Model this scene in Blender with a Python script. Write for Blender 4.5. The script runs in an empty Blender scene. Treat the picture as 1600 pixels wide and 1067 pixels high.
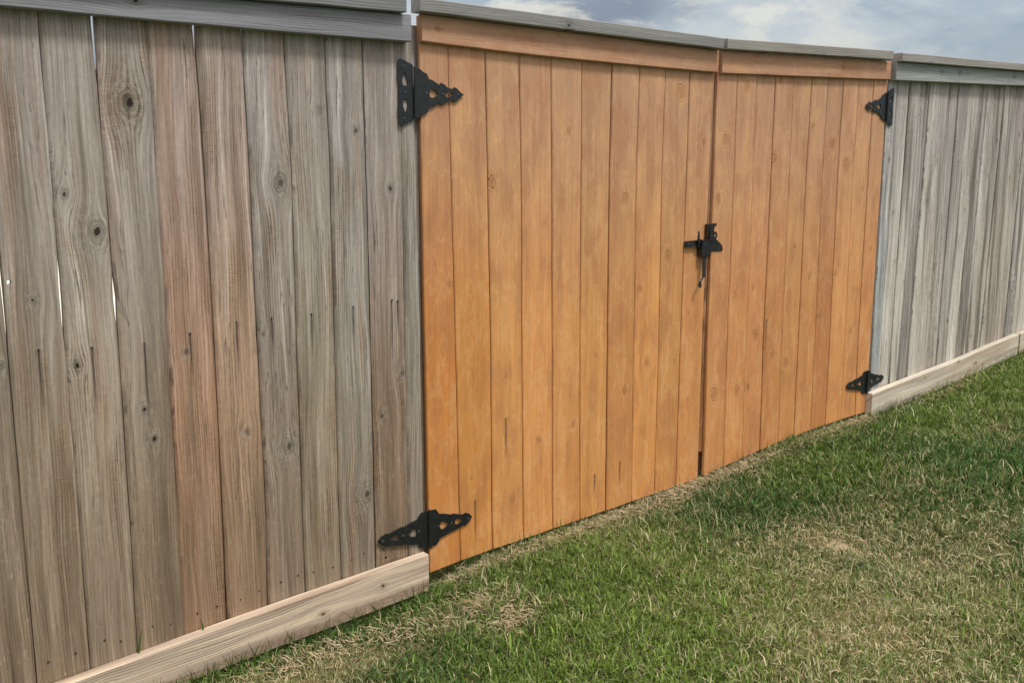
import bpy, bmesh, math, random
import numpy as np
from mathutils import Vector, Matrix
random.seed(11)
rng = np.random.default_rng(5)
S = bpy.context.scene
COL = S.collection

# ------------------------------------------------------------------ camera
cam = bpy.data.cameras.new('camera'); camo = bpy.data.objects.new('camera', cam); COL.objects.link(camo)
cam.sensor_fit = 'HORIZONTAL'; cam.sensor_width = 36; cam.lens = 36.0
cam.clip_start = 0.05; cam.clip_end = 3000
camo.location = (0, -2.9038, 1.45)
camo.rotation_euler = (math.pi/2 - 0.176575, 0.0, -0.676288)
S.camera = camo
S.view_settings.view_transform = 'Standard'; S.view_settings.look = 'None'
S.view_settings.exposure = 0.38; S.view_settings.gamma = 1.0
S.view_settings.use_curve_mapping = False

# ------------------------------------------------------------------ node helper
class NT:
    def __init__(s, tree):
        s.t = tree; s.n = tree.nodes; s.l = tree.links; s.n.clear()
    def node(s, typ, **kw):
        x = s.n.new(typ)
        for k, v in kw.items(): setattr(x, k, v)
        return x
    def put(s, sock, v):
        if isinstance(v, bpy.types.NodeSocket): s.l.new(v, sock)
        elif v is not None: sock.default_value = v
    def m(s, op, a, b=None, c=None, clamp=False):
        x = s.node('ShaderNodeMath', operation=op, use_clamp=clamp)
        s.put(x.inputs[0], a)
        if b is not None: s.put(x.inputs[1], b)
        if c is not None: s.put(x.inputs[2], c)
        return x.outputs[0]
    def xyz(s, a, b, c=0.0):
        x = s.node('ShaderNodeCombineXYZ')
        s.put(x.inputs[0], a); s.put(x.inputs[1], b); s.put(x.inputs[2], c)
        return x.outputs[0]
    def sep(s, v):
        x = s.node('ShaderNodeSeparateXYZ'); s.put(x.inputs[0], v); return x.outputs
    def noise(s, vec, scale=1.0, detail=3.0, rough=0.55, dist=0.0):
        x = s.node('ShaderNodeTexNoise'); s.put(x.inputs['Vector'], vec)
        x.inputs['Scale'].default_value = scale; x.inputs['Detail'].default_value = detail
        x.inputs['Roughness'].default_value = rough; x.inputs['Distortion'].default_value = dist
        return x.outputs[0]
    def ss(s, v, a, b, lo=0.0, hi=1.0):
        x = s.node('ShaderNodeMapRange', interpolation_type='SMOOTHSTEP')
        s.put(x.inputs[0], v); x.inputs[1].default_value = a; x.inputs[2].default_value = b
        x.inputs[3].default_value = lo; x.inputs[4].default_value = hi
        return x.outputs[0]
    def mix(s, f, a, b, blend='MIX'):
        x = s.node('ShaderNodeMix', data_type='RGBA', blend_type=blend)
        s.put(x.inputs[0], f)
        for i, v in ((6, a), (7, b)):
            if isinstance(v, tuple) and len(v) == 3: v = v + (1,)
            s.put(x.inputs[i], v)
        return x.outputs[2]
    def mul(s, c, f):
        x = s.node('ShaderNodeVectorMath', operation='SCALE')
        s.put(x.inputs[0], c); s.put(x.inputs[3], f); return x.outputs[0]
    def attr(s, name, typ='OBJECT'):
        return s.node('ShaderNodeAttribute', attribute_type=typ, attribute_name=name).outputs

def lin(r, g, b):
    f = lambda c: (c/255/12.92) if c/255 <= .04045 else ((c/255+.055)/1.055)**2.4
    return (f(r), f(g), f(b))

# ------------------------------------------------------------------ world: overcast sky with broken cloud
SUN_DIR = Vector((0.05, -0.46, 0.88)).normalized()
W = bpy.data.worlds.new('World'); S.world = W; W.use_nodes = True
t = NT(W.node_tree)
sky = t.node('ShaderNodeTexSky', sky_type='NISHITA'); sky.sun_disc = False
sky.sun_elevation = math.asin(SUN_DIR.z); sky.sun_rotation = math.atan2(SUN_DIR.x, SUN_DIR.y)
sky.altitude = 10; sky.air_density = 1.0; sky.dust_density = 2.0
g = t.node('ShaderNodeTexCoord').outputs['Generated']
dx, dy, dz = t.sep(g)
el = t.m('MAXIMUM', dz, 0.0)
# cloud lumps, flatter than wide
cv = t.xyz(t.m('MULTIPLY', dx, 3.4), t.m('MULTIPLY', dy, 3.4), t.m('MULTIPLY', dz, 9.0))
big = t.noise(cv, 1.3, 5, 0.55, 0.3)
wisp = t.noise(cv, 2.3, 8, 0.60, 0.35)
dark = t.noise(cv, 1.0, 3, 0.5, 0.2)
base = t.mix(t.ss(big, .40, .62), lin(146, 160, 174), lin(182, 190, 194))
base = t.mix(t.m('MULTIPLY', t.ss(dark, .47, .62), .9), base, lin(116, 126, 142))
# the cloud is thinner and creamier on the side of the veiled sun
az = t.m('ADD', t.m('MULTIPLY', dx, 0.62), t.m('MULTIPLY', dy, 0.78))
side = t.ss(az, 0.90, 0.998)
hl = t.m('MULTIPLY', t.ss(wisp, .50, .61), t.m('ADD', t.m('MULTIPLY', side, .50), .08))
base = t.mix(hl, base, lin(230, 224, 206))
base = t.mix(t.ss(el, 0.10, 0.0, 0.0, 0.35), base, lin(176, 190, 200))
base = t.mix(t.ss(el, .12, .6, 0, .85), base, lin(200, 189, 176))
gain = t.m('MULTIPLY', t.m('ADD', .72, t.m('MULTIPLY', el, 2.0)), 10.0)
cloud = t.mul(base, gain)
full = t.mix(0.93, sky.outputs[0], cloud)
bg = t.node('ShaderNodeBackground'); t.put(bg.inputs[0], full); bg.inputs[1].default_value = 0.1
t.l.new(bg.outputs[0], t.node('ShaderNodeOutputWorld').inputs[0])

sl = bpy.data.lights.new('sun', 'SUN'); sl.energy = 2.0; sl.angle = math.radians(11); sl.color = (1, .955, .89)
so = bpy.data.objects.new('sun', sl); COL.objects.link(so)
so.rotation_euler = (-SUN_DIR).to_track_quat('-Z', 'Y').to_euler()
so.location = (2, -6, 8)

# ------------------------------------------------------------------ materials
def principled(t, col, rough=.8, spec=.25, metal=0.0, bump=None, bstr=.4, bdist=.002):
    p = t.node('ShaderNodeBsdfPrincipled')
    t.put(p.inputs['Base Color'], col if not (isinstance(col, tuple) and len(col) == 3) else col + (1,))
    t.put(p.inputs['Roughness'], rough); p.inputs['Specular IOR Level'].default_value = spec
    p.inputs['Metallic'].default_value = metal
    if bump is not None:
        b = t.node('ShaderNodeBump'); b.inputs['Strength'].default_value = bstr
        b.inputs['Distance'].default_value = bdist; t.put(b.inputs['Height'], bump)
        t.l.new(b.outputs[0], p.inputs['Normal'])
    t.l.new(p.outputs[0], t.node('ShaderNodeOutputMaterial').inputs[0])
    return p

def wood(name, kind):
    """kind: grey (weathered picket), stain (orange stained cedar), pine (fresh treated board), trim (blue-grey board)"""
    m = bpy.data.materials.new(name); m.use_nodes = True; t = NT(m.node_tree)
    uv = t.node('ShaderNodeUVMap', uv_map='UVMap').outputs[0]
    u, v, _ = t.sep(uv)
    rnd = t.attr('seed')[2]
    seed = t.m('MULTIPLY', rnd, 37.0)
    tone = t.attr('tone')[1]
    u0, v0 = u, v
    # growth rings flow round the knots
    wig = t.noise(t.xyz(t.m('MULTIPLY', u, 5.0), t.m('MULTIPLY', v, 1.3), seed), 1.0, 2)
    uw = t.m('ADD', u, t.m('MULTIPLY', t.m('SUBTRACT', wig, .5), .045))
    core = None; halo = None; edge = None; hole = None; rho_min = None
    for k in ('knot_a', 'knot_b', 'knot_c'):
        ku, kv, kr = t.sep(t.attr(k)[1])
        du = t.m('SUBTRACT', u0, ku); dv = t.m('SUBTRACT', v0, kv)
        dj = t.m('MULTIPLY', t.m('SUBTRACT', t.noise(t.xyz(t.m('MULTIPLY', u, 48.), t.m('MULTIPLY', v, 40.), t.m('ADD', seed, ku)), 1., 3, .6), .5), .016)
        rho = t.m('ADD', t.m('SQRT', t.m('ADD', t.m('MULTIPLY', du, du), t.m('MULTIPLY', t.m('MULTIPLY', dv, dv), .5))), dj)
        q = t.m('DIVIDE', rho, kr)
        sft = t.m('DIVIDE', 1.0, t.m('ADD', 1.0, t.m('MULTIPLY', t.m('MULTIPLY', q, q), .35)))
        uw = t.m('SUBTRACT', uw, t.m('MULTIPLY', du, sft))
        c = t.ss(q, 1.15, .35); h = t.ss(q, 3.4, .9); ho = t.ss(q, .42, .22)
        ringc = t.m('MULTIPLY', c, t.m('ADD', .62, t.m('MULTIPLY', t.m('SINE', t.m('MULTIPLY', rho, 1100.)), .25)))
        e_ = t.m('MAXIMUM', t.ss(t.m('ABSOLUTE', t.m('SUBTRACT', q, .95)), .16, .03), t.m('MULTIPLY', t.ss(t.m('ABSOLUTE', t.m('SUBTRACT', q, 1.45)), .14, .03), .45))
        edge = e_ if edge is None else t.m('MAXIMUM', edge, e_)
        core = ringc if core is None else t.m('MAXIMUM', core, ringc)
        halo = h if halo is None else t.m('MAXIMUM', halo, h)
        hole = ho if hole is None else t.m('MAXIMUM', hole, ho)
    fine = t.noise(t.xyz(t.m('MULTIPLY', uw, 190.), t.m('MULTIPLY', v, 5.), seed), 1., 5, .68)
    med = t.noise(t.xyz(t.m('MULTIPLY', uw, 75.), t.m('MULTIPLY', v, 1.4), seed), 1., 4, .6)
    wide = t.noise(t.xyz(t.m('MULTIPLY', uw, 22.), t.m('MULTIPLY', v, .9), t.m('ADD', seed, 4.)), 1., 3, .5)
    blotch = t.noise(t.xyz(t.m('MULTIPLY', uw, 13.), t.m('MULTIPLY', v, 4.2 if kind == 'stain' else 2.1), t.m('ADD', seed, 9.)), 1., 5, .62)
    crack = t.m('ABSOLUTE', t.m('SUBTRACT', t.noise(t.xyz(t.m('MULTIPLY', uw, 26.), t.m('MULTIPLY', v, .9), t.m('ADD', seed, 15.)), 1., 4, .6), .5))
    crack = t.m('MULTIPLY', t.ss(crack, .010, .002), t.ss(wide, .45, .6))
    silver = t.attr('silver')[2]
    small = t.noise(t.xyz(t.m('MULTIPLY', u, 95.), t.m('MULTIPLY', v, 52.), t.m('ADD', seed, 2.)), 1., 5, .68)
    saw = t.noise(t.xyz(t.m('MULTIPLY', u, 30.), t.m('MULTIPLY', v, 230.), seed), 1., 3, .65)
    rings = t.m('SINE', t.m('MULTIPLY', t.m('ADD', uw, t.m('MULTIPLY', wide, .02)), 760.))
    ringm = t.m('MULTIPLY', t.ss(rings, .2, 1.0), t.ss(blotch, .40, .62))
    sawm = t.m('MULTIPLY', t.m('SUBTRACT', saw, .5), t.ss(blotch, .50, .66))
    near = t.m('MULTIPLY', halo, t.m('MULTIPLY', t.ss(t.m('SINE', t.m('MULTIPLY', uw, 900.)), 0., 1.), .30))
    P = dict(grey=(.70, .54, .66, .36, .10), stain=(.27, .18, .26, .12, .03),
             pine=(.40, .50, .36, .44, .03), trim=(.42, .44, .34, .36, .02))[kind]
    f = t.m('ADD', 1.0, t.m('MULTIPLY', t.m('SUBTRACT', fine, .5), P[0]*2))
    f = t.m('MULTIPLY', f, t.m('ADD', 1.0, t.m('MULTIPLY', t.m('SUBTRACT', med, .5), P[1]*2)))
    f = t.m('MULTIPLY', f, t.m('ADD', 1.0, t.m('MULTIPLY', t.m('SUBTRACT', wide, .5), P[2]*1.4)))
    f = t.m('MULTIPLY', f, t.m('SUBTRACT', 1.0, t.m('MULTIPLY', ringm, P[3])))
    f = t.m('MULTIPLY', f, t.m('ADD', 1.0, t.m('MULTIPLY', sawm, P[4]*8)))
    f = t.m('MULTIPLY', f, t.m('ADD', 1.0, t.m('MULTIPLY', t.m('SUBTRACT', small, .5), dict(grey=.50, stain=.20, pine=.30, trim=.26)[kind])))
    c = tone
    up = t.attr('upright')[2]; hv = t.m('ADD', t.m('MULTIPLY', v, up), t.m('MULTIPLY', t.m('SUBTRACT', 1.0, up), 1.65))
    if kind == 'grey':
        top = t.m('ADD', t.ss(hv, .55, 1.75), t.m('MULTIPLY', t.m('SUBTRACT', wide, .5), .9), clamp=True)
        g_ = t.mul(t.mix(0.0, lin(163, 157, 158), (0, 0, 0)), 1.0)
        c = t.mix(t.m('MULTIPLY', top, .66), c, g_)  # greyer towards the top: sun bleaching plus lens haze painted into the wood
        c = t.mix(t.m('MULTIPLY', t.m('MULTIPLY', t.ss(blotch, .48, .70), .50), t.m('SUBTRACT', 1.0, silver)), c, lin(148, 120, 92))
        c = t.mix(t.m('MULTIPLY', t.ss(med, .50, .68), t.m('ADD', .30, t.m('MULTIPLY', silver, .45))), c, lin(184, 181, 175))
        c = t.mix(t.m('MULTIPLY', t.m('MULTIPLY', t.ss(blotch, .52, .62), t.ss(small, .42, .62)), t.m('MULTIPLY', silver, .5)), c, lin(206, 205, 198))
        c = t.mix(t.m('MULTIPLY', t.m('MULTIPLY', t.ss(wide, .48, .34), silver), .5), c, lin(98, 95, 92))
        c = t.mix(t.m('MULTIPLY', crack, .6), c, lin(52, 48, 44))
        c = t.mix(t.m('MULTIPLY', t.ss(wide, .50, .28), .45), c, lin(112, 102, 89))
        c = t.mix(t.m('MULTIPLY', t.m('MULTIPLY', t.ss(t.noise(t.xyz(t.m('MULTIPLY', u, 14.), t.m('MULTIPLY', v, .8), t.m('ADD', seed, 21.)), 1., 3), .54, .70), t.m('SUBTRACT', 1.0, silver)), .38), c, lin(166, 134, 114))
        # algae and splash dirt near the soil
        c = t.mix(t.m('MULTIPLY', t.m('MULTIPLY', t.ss(hv, .55, .0), t.ss(small, .40, .62)), .34), c, lin(88, 82, 58))
        c = t.mix(t.m('MULTIPLY', t.m('MULTIPLY', t.ss(hv, 1.15, .1), t.m('SUBTRACT', 1.0, silver)), .52), c, lin(128, 106, 84))
        c = t.mix(t.m('MULTIPLY', t.m('MULTIPLY', t.ss(small, .56, .70), t.ss(hv, 1.0, .2)), .35), c, lin(176, 166, 150))
    elif kind == 'stain':
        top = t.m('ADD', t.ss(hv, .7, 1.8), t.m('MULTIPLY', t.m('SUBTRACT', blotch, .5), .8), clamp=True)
        c = t.mix(t.m('MULTIPLY', top, .72), c, lin(182, 148, 126))  # stain muted upwards: bleaching, and veiling glare put into the colour
        c = t.mix(t.m('MULTIPLY', t.ss(hv, .9, .1), .30), c, lin(208, 142, 76))
        c = t.mix(t.m('MULTIPLY', t.m('MULTIPLY', t.ss(t.m('ADD', hv, t.m('MULTIPLY', t.m('SUBTRACT', blotch, .5), .5)), .42, .05), t.ss(small, .50, .66)), .40), c, lin(136, 88, 50))
        c = t.mix(t.m('MULTIPLY', t.ss(t.m('ABSOLUTE', t.m('SUBTRACT', t.noise(t.xyz(t.m('MULTIPLY', u, 7.), t.m('MULTIPLY', v, 3.2), t.m('ADD', seed, 31.)), 1., 6, .6), .5)), .03, .0), .22), c, lin(222, 180, 134))
        c = t.mix(t.m('MULTIPLY', t.ss(blotch, .50, .62), .36), c, lin(176, 116, 76))
        c = t.mix(t.m('MULTIPLY', t.ss(blotch, .46, .34), .34), c, lin(214, 168, 118))
        c = t.mix(t.m('MULTIPLY', t.ss(small, .56, .72), .16), c, lin(216, 178, 130))
    elif kind == 'pine':
        dirt = t.m('MULTIPLY', t.ss(u, .075, .0), t.ss(small, .35, .62))
        c = t.mix(t.m('MULTIPLY', t.ss(med, .46, .66), .55), c, lin(212, 196, 168))
        c = t.mix(t.m('MULTIPLY', t.ss(wide, .52, .34), .45), c, lin(150, 122, 96))
        c = t.mix(t.m('MULTIPLY', dirt, .62), c, lin(92, 80, 62))
        c = t.mix(t.m('MULTIPLY', t.ss(small, .58, .70), .3), c, lin(122, 112, 98))
    f = t.m('MULTIPLY', f, t.m('SUBTRACT', 1.0, t.m('MULTIPLY', near, .5 if kind == 'stain' else 1.0)))
    c = t.mul(c, f)
    kc = dict(grey=lin(74, 66, 58), stain=lin(132, 76, 46), pine=lin(120, 92, 70), trim=lin(82, 84, 86))[kind]
    hc = dict(grey=lin(172, 167, 158), stain=lin(216, 164, 112), pine=lin(206, 192, 170), trim=lin(140, 143, 145))[kind]
    c = t.mix(t.m('MULTIPLY', t.m('MULTIPLY', halo, t.ss(small, .42, .60)), .45 if kind != 'stain' else .5), c, hc)
    c = t.mix(t.m('MULTIPLY', core, .66 if kind == 'stain' else .80), c, kc)
    c = t.mix(t.m('MULTIPLY', edge, t.m('MULTIPLY', t.ss(small, .36, .58), .95 if kind == 'stain' else .5)), c, kc)
    if kind != 'pine': hole = t.m('MULTIPLY', hole, t.ss(t.m('FRACT', t.m('MULTIPLY', rnd, 7.3)), .35, .5))
    if kind == 'pine': hole = t.ss(hole, 0., 1.)
    if kind != 'stain': c = t.mix(t.m('MULTIPLY', hole, .9), c, lin(30, 24, 20))
    # iron stain running down from the nails
    for k in ('drip_a', 'drip_b', 'drip_c'):
        ku, kv, kl = t.sep(t.attr(k)[1])
        wv = t.m('MULTIPLY', t.m('SUBTRACT', t.noise(t.xyz(t.m('MULTIPLY', v, 25.), seed, 0.), 1., 1), .5), .003)
        du = t.m('ABSOLUTE', t.m('ADD', t.m('SUBTRACT', u, ku), wv))
        tt = t.m('DIVIDE', t.m('SUBTRACT', kv, v), kl)
        on = t.m('MULTIPLY', t.ss(tt, -.01, .02), t.ss(tt, 1.0, .25))
        s1 = t.m('MULTIPLY', on, t.ss(du, .0034, .0012)); s2 = t.m('MULTIPLY', on, t.ss(du, .012, .002))
        c = t.mix(t.m('MULTIPLY', s2, .28), c, lin(70, 62, 58)); c = t.mix(t.m('MULTIPLY', s1, .72), c, lin(44, 38, 36))
    hgt = t.m('ADD', t.m('MULTIPLY', fine, .6), t.m('ADD', t.m('MULTIPLY', ringm, -.5), t.m('MULTIPLY', sawm, 1.6)))
    hgt = t.m('SUBTRACT', hgt, t.m('MULTIPLY', core, .5))
    principled(t, c, .82 if kind != 'stain' else .62, .2 if kind != 'stain' else .3, bump=hgt,
               bstr=.55 if kind in ('grey', 'pine') else .25, bdist=.0016)
    return m

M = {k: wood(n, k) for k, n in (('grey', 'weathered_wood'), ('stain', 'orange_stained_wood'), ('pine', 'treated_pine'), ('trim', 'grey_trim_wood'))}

m = bpy.data.materials.new('black_powder_coated_steel'); m.use_nodes = True; t = NT(m.node_tree)
o3 = t.node('ShaderNodeTexCoord').outputs['Object']
nn = t.noise(o3, 60, 4, .6); n2 = t.noise(o3, 900, 2)
principled(t, t.mix(nn, lin(10, 12, 16), lin(28, 33, 39)), t.ss(nn, .3, .7, .30, .5), .7, 0.0, bump=n2, bstr=.2, bdist=.0006)
M['steel'] = m
m = bpy.data.materials.new('worn_black_screw_head'); m.use_nodes = True; t = NT(m.node_tree)
principled(t, t.mix(t.noise(t.node('ShaderNodeTexCoord').outputs['Object'], 3), lin(44, 48, 54), lin(92, 98, 104)), .38, .6, .3)
M['bolt'] = m
m = bpy.data.materials.new('galvanised_screw'); m.use_nodes = True; t = NT(m.node_tree)
principled(t, t.mix(t.noise(t.node('ShaderNodeTexCoord').outputs['Object'], 300), lin(40, 38, 38), lin(88, 86, 84)), .5, .5, .6)
M['screw'] = m
m = bpy.data.materials.new('pale_concrete'); m.use_nodes = True; t = NT(m.node_tree)
principled(t, t.mix(t.noise(t.node('ShaderNodeTexCoord').outputs['Object'], 3, 6), lin(205, 200, 190), lin(226, 222, 214)), .9)
M['concrete'] = m

# ------------------------------------------------------------------ terrain height
GX = [-400, -3, .5, 1.3, 1.72, 1.93, 2.1, 2.4, 3.0, 3.4, 4.0, 4.7, 5.5, 6.3, 8, 10, 400]
GZ = [-.6, -.25, -.165, -.120, -.108, -.086, -.048, -.025, .008, .035, .093, .122, .185, .262, .38, .46, .6]
def vnoise(x, y, s, seed):
    x = np.asarray(x)*s + 1000.5; y = np.asarray(y)*s + 1000.5
    ix = np.floor(x).astype(np.int64); iy = np.floor(y).astype(np.int64); fx = x-ix; fy = y-iy
    fx = fx*fx*(3-2*fx); fy = fy*fy*(3-2*fy)
    def h(a, b):
        n = (a*374761393 + b*668265263 + seed*982451653) & 0x7fffffff
        n = ((n ^ (n >> 13))*1274126177) & 0x7fffffff
        return ((n ^ (n >> 16)) & 0xffff)/65535.0
    return (h(ix, iy)*(1-fx)+h(ix+1, iy)*fx)*(1-fy)+(h(ix, iy+1)*(1-fx)+h(ix+1, iy+1)*fx)*fy
def gh(x, y):
    x = np.asarray(x, float); y = np.asarray(y, float)
    z = np.interp(x, GX, GZ) + np.clip(y, -6, 0)*.022
    a = np.clip(-y/.35, 0, 1)*(np.abs(y) < 14)
    return z + a*((vnoise(x, y, 2.2, 3)-.5)*.045 + (vnoise(x, y, 7., 4)-.5)*.018)
def patches(x, y):
    """dryness 0..1 and bareness 0..1 of the lawn"""
    d = .62*vnoise(x, y, 1.25, 7) + .38*vnoise(x, y, 3.6, 8)
    d = np.clip((d-.50)*4.0, 0, 1)*.40
    # (x, y, rx, ry, amount): worn and healthy patches of this lawn
    for (px, py, rx, ry, a) in ((1.50, -.24, .42, .10, .9), (1.96, -.27, .22, .07, .7), (2.0, -.42, .12, .10, .8), (2.5, -.07, .30, .05, .8),
                                (3.15, -.05, .35, .08, .9), (3.6, -.03, .25, .06, .9), (4.3, -.05, .5, .06, .6), (2.2, -.04, .2, .05, .7), (2.8, -.04, .3, .05, .7), (3.28, -.80, .42, .30, .9),
                                (3.05, -1.2, .55, .30, .75), (2.55, -1.2, .35, .30, .45), (2.7, -1.65, .6, .3, .5), (3.7, -1.2, .6, .3, .5),
                                (5.6, -.10, .8, .07, .5), (1.0, -.30, .3, .12, .5), (1.3, -.2, .3, .10, .9),
                                (1.9, -.75, .34, .16, -.9), (4.5, -.28, .7, .17, -.8), (5.9, -.25, .9, .18, -.9), (1.1, -.6, .5, .2, -.6), (3.6, -.42, .5, .16, -.6)):
        d = d + a*np.exp(-(((x-px)/rx)**2+((y-py)/ry)**2)*1.2)*(.55+.9*vnoise(x, y, 9., 12))
    b = .72*np.exp(-(((x-3.28)/.14)**2+((y+.80)/.09)**2))*(.5+.9*vnoise(x, y, 12., 21))
    for (px, py, r) in ((1.98, -.43, .05), (2.52, -.05, .07), (3.42, -.03, .09), (3.2, -.03, .12), (4.66, -.04, .05), (5.6, -.06, .12), (2.05, -.02, .05)):
        b = b + .8*np.exp(-((x-px)**2+(y-py)**2)/r**2)
    return np.clip(d*.60, 0, 1), np.clip(b, 0, 1)

def link(me, name, mat=None, parent=None, loc=(0, 0, 0)):
    o = bpy.data.objects.new(name, me); COL.objects.link(o); o.location = loc
    if mat is not None and len(me.materials) == 0: me.materials.append(mat)
    if parent is not None: o.parent = parent
    return o

def grid_mesh(name, xs, ys, zf, dz=0.0):
    X, Y = np.meshgrid(xs, ys); Z = zf(X, Y)+dz
    nx, ny = len(xs), len(ys)
    V = np.stack([X.ravel(), Y.ravel(), Z.ravel()], 1)
    i = np.arange((nx-1)*(ny-1)); r = i//(nx-1); c = i % (nx-1); a = r*nx+c
    F = np.stack([a, a+1, a+nx+1, a+nx], 1)
    me = bpy.data.meshes.new(name); me.from_pydata(V.tolist(), [], F.tolist())
    me.polygons.foreach_set('use_smooth', [True]*len(F)); me.update()
    return me, X.ravel(), Y.ravel()

xs = np.concatenate([-np.geomspace(400, 4, 22), np.arange(-3, 9, .06), np.geomspace(9, 400, 26)])
ys = np.concatenate([-np.geomspace(400, 7, 22), np.arange(-6, .6, .06), np.geomspace(.7, 400, 26)])
gm, gxx, gyy = grid_mesh('ground', xs, ys, gh)
gd, gb = patches(gxx, gyy)
for nm, arr in (('dry', gd), ('bare', gb)):
    a = gm.attributes.new(nm, 'FLOAT', 'POINT'); a.data.foreach_set('value', arr.astype(np.float32))
m = bpy.data.materials.new('lawn_soil'); m.use_nodes = True; t = NT(m.node_tree)
oc = t.node('ShaderNodeTexCoord').outputs['Object']
n1 = t.noise(oc, 45, 6, .65); n2 = t.noise(oc, 260, 4, .6); n3 = t.noise(oc, 5, 4)
soil = t.mix(t.ss(n2, .35, .65), lin(44, 42, 30), lin(104, 96, 68))
green = t.mix(t.ss(n1, .38, .62), lin(50, 66, 32), lin(92, 104, 54))
ox, oy, oz = t.sep(oc)
far = t.ss(t.m('MAXIMUM', t.m('ABSOLUTE', oy), t.m('SUBTRACT', ox, 5.0)), 3.5, 5.5)
c = t.mix(t.m('MAXIMUM', far, .25), soil, green)
c = t.mix(t.m('MULTIPLY', t.attr('dry', 'GEOMETRY')[2], .5), c, lin(150, 134, 98))
sand = t.mix(n2, lin(150, 134, 110), lin(186, 170, 144))
c = t.mix(t.ss(t.attr('bare', 'GEOMETRY')[2], .25, .7), c, sand)
principled(t, c, .95, .1, bump=t.m('ADD', n1, t.m('MULTIPLY', n2, .5)), bstr=.8, bdist=.012)
ground = link(gm, 'ground', m); ground['kind'] = 'structure'

dm, _, _ = grid_mesh('driveway', np.linspace(-30, 60, 40), np.linspace(2.2, 300, 40), gh, .012)
drv = link(dm, 'driveway', M['concrete']); drv['kind'] = 'structure'

# ------------------------------------------------------------------ lawn blades (one mass nobody could count)
def blades(n, x0, x1, y0, y1, wmul=1.0, prob=None):
    x = rng.uniform(x0, x1, n); y = rng.uniform(y0, y1, n)
    d, b = patches(x, y)
    keep = rng.random(n) > b*.93
    # tufts: local density varies
    tuft = vnoise(x, y, 22., 31)*.6 + vnoise(x, y, 55., 32)*.4
    keep &= rng.random(n) < .45+.9*tuft
    x, y, d, tuft = x[keep], y[keep], d[keep], tuft[keep]
    n = len(x)
    lush = np.clip(1-1.25*d, 0, 1)
    dryb = rng.random(n) < (.09+.55*d)
    h = (.015+.025*rng.random(n)**1.5)*(.55+.95*tuft)*(.72+.45*lush)
    broad = rng.random(n) < .06*(vnoise(x, y, 3.1, 77) > .45); h *= np.where(broad, 1.5, 1.0)*(.8+.5*vnoise(x, y, 4.5, 78))
    ang = rng.uniform(0, 2*np.pi, n)+ (vnoise(x, y, 6., 40)-.5)*3
    lean = np.where(dryb, rng.uniform(.55, 1.7, n), rng.uniform(.35, 1.75, n))
    ln = h*np.where(dryb, 1.45, 1.12)
    w = rng.uniform(.0022, .0056, n)*wmul*np.where(dryb, .7, 1)*np.where(broad, 1.45, 1)
    dirx, diry = np.cos(ang), np.sin(ang)
    tw = ang + np.pi/2 + rng.uniform(-.7, .7, n); sx, sy = np.cos(tw)*w/2, np.sin(tw)*w/2
    z = gh(x, y) - .004
    a1 = lean*.45; a2 = lean*1.15
    mx = x+dirx*np.sin(a1)*ln*.5; my = y+diry*np.sin(a1)*ln*.5; mz = z+np.cos(a1)*ln*.5
    tx = mx+dirx*np.sin(a2)*ln*.5; ty = my+diry*np.sin(a2)*ln*.5; tz = np.maximum(mz+np.cos(a2)*ln*.5, z+.006)
    ty = np.where(y < 0, np.minimum(ty, np.where((tx > .2) & (tx < 1.93), -.04, -.004)), ty)
    V = np.stack([np.stack([x-sx, y-sy, z], 1), np.stack([x+sx, y+sy, z], 1), np.stack([mx-sx*.85, my-sy*.85, mz], 1),
                  np.stack([mx+sx*.85, my+sy*.85, mz], 1), np.stack([tx, ty, tz], 1)], 1)
    # colours: blue-green, yellow-green and straw blades
    q = rng.random((n, 1)); hue = np.clip(vnoise(x, y, 1.7, 50)*1.7-.35+rng.normal(0, .22, n), 0, 1)[:, None]
    A = np.array(lin(58, 106, 40)); B = np.array(lin(128, 156, 62)); Cc = np.array(lin(112, 130, 92))
    g1 = A*(1-hue)+B*hue; g1 = g1*(1-.35*q)+Cc*.35*q
    g1 = g1*(.28+1.0*rng.random((n, 1)))
    s1 = np.array(lin(160, 154, 112)); s2 = np.array(lin(134, 130, 88)); s3 = np.array(lin(206, 200, 162))
    q2 = rng.random((n, 1)); st = np.where(q2 < .5, s1*(1-q2)+s2*q2, s1*(1-q2)+s3*q2)*(.65+.6*rng.random((n, 1)))
    half = np.clip(d[:, None]*.5*rng.random((n, 1)), 0, 1)
    g1 = g1*(1-half)+np.array(lin(140, 136, 88))*half
    col = np.where(dryb[:, None], st, g1)
    return V, col
sets = [blades(290000, .25, 3.9, -2.1, -.012), blades(150000, 3.9, 6.8, -1.7, -.012, 1.15), blades(26000, 6.8, 9.5, -2.2, -.012, 1.9),
        blades(45000, .5, 5.5, -3.4, -2.1, 1.2), blades(22000, 3.9, 8.5, -3.2, -1.7, 1.6), blades(22000, -1.2, .25, -2.6, -.05, 1.2), blades(9000, 1.8, 4.9, .02, .5, 1.3), blades(16000, 1.95, 4.7, -.10, -.004, 1.0), blades(5000, 1.9, 2.6, -.25, -.004, 1.2)]
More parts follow.
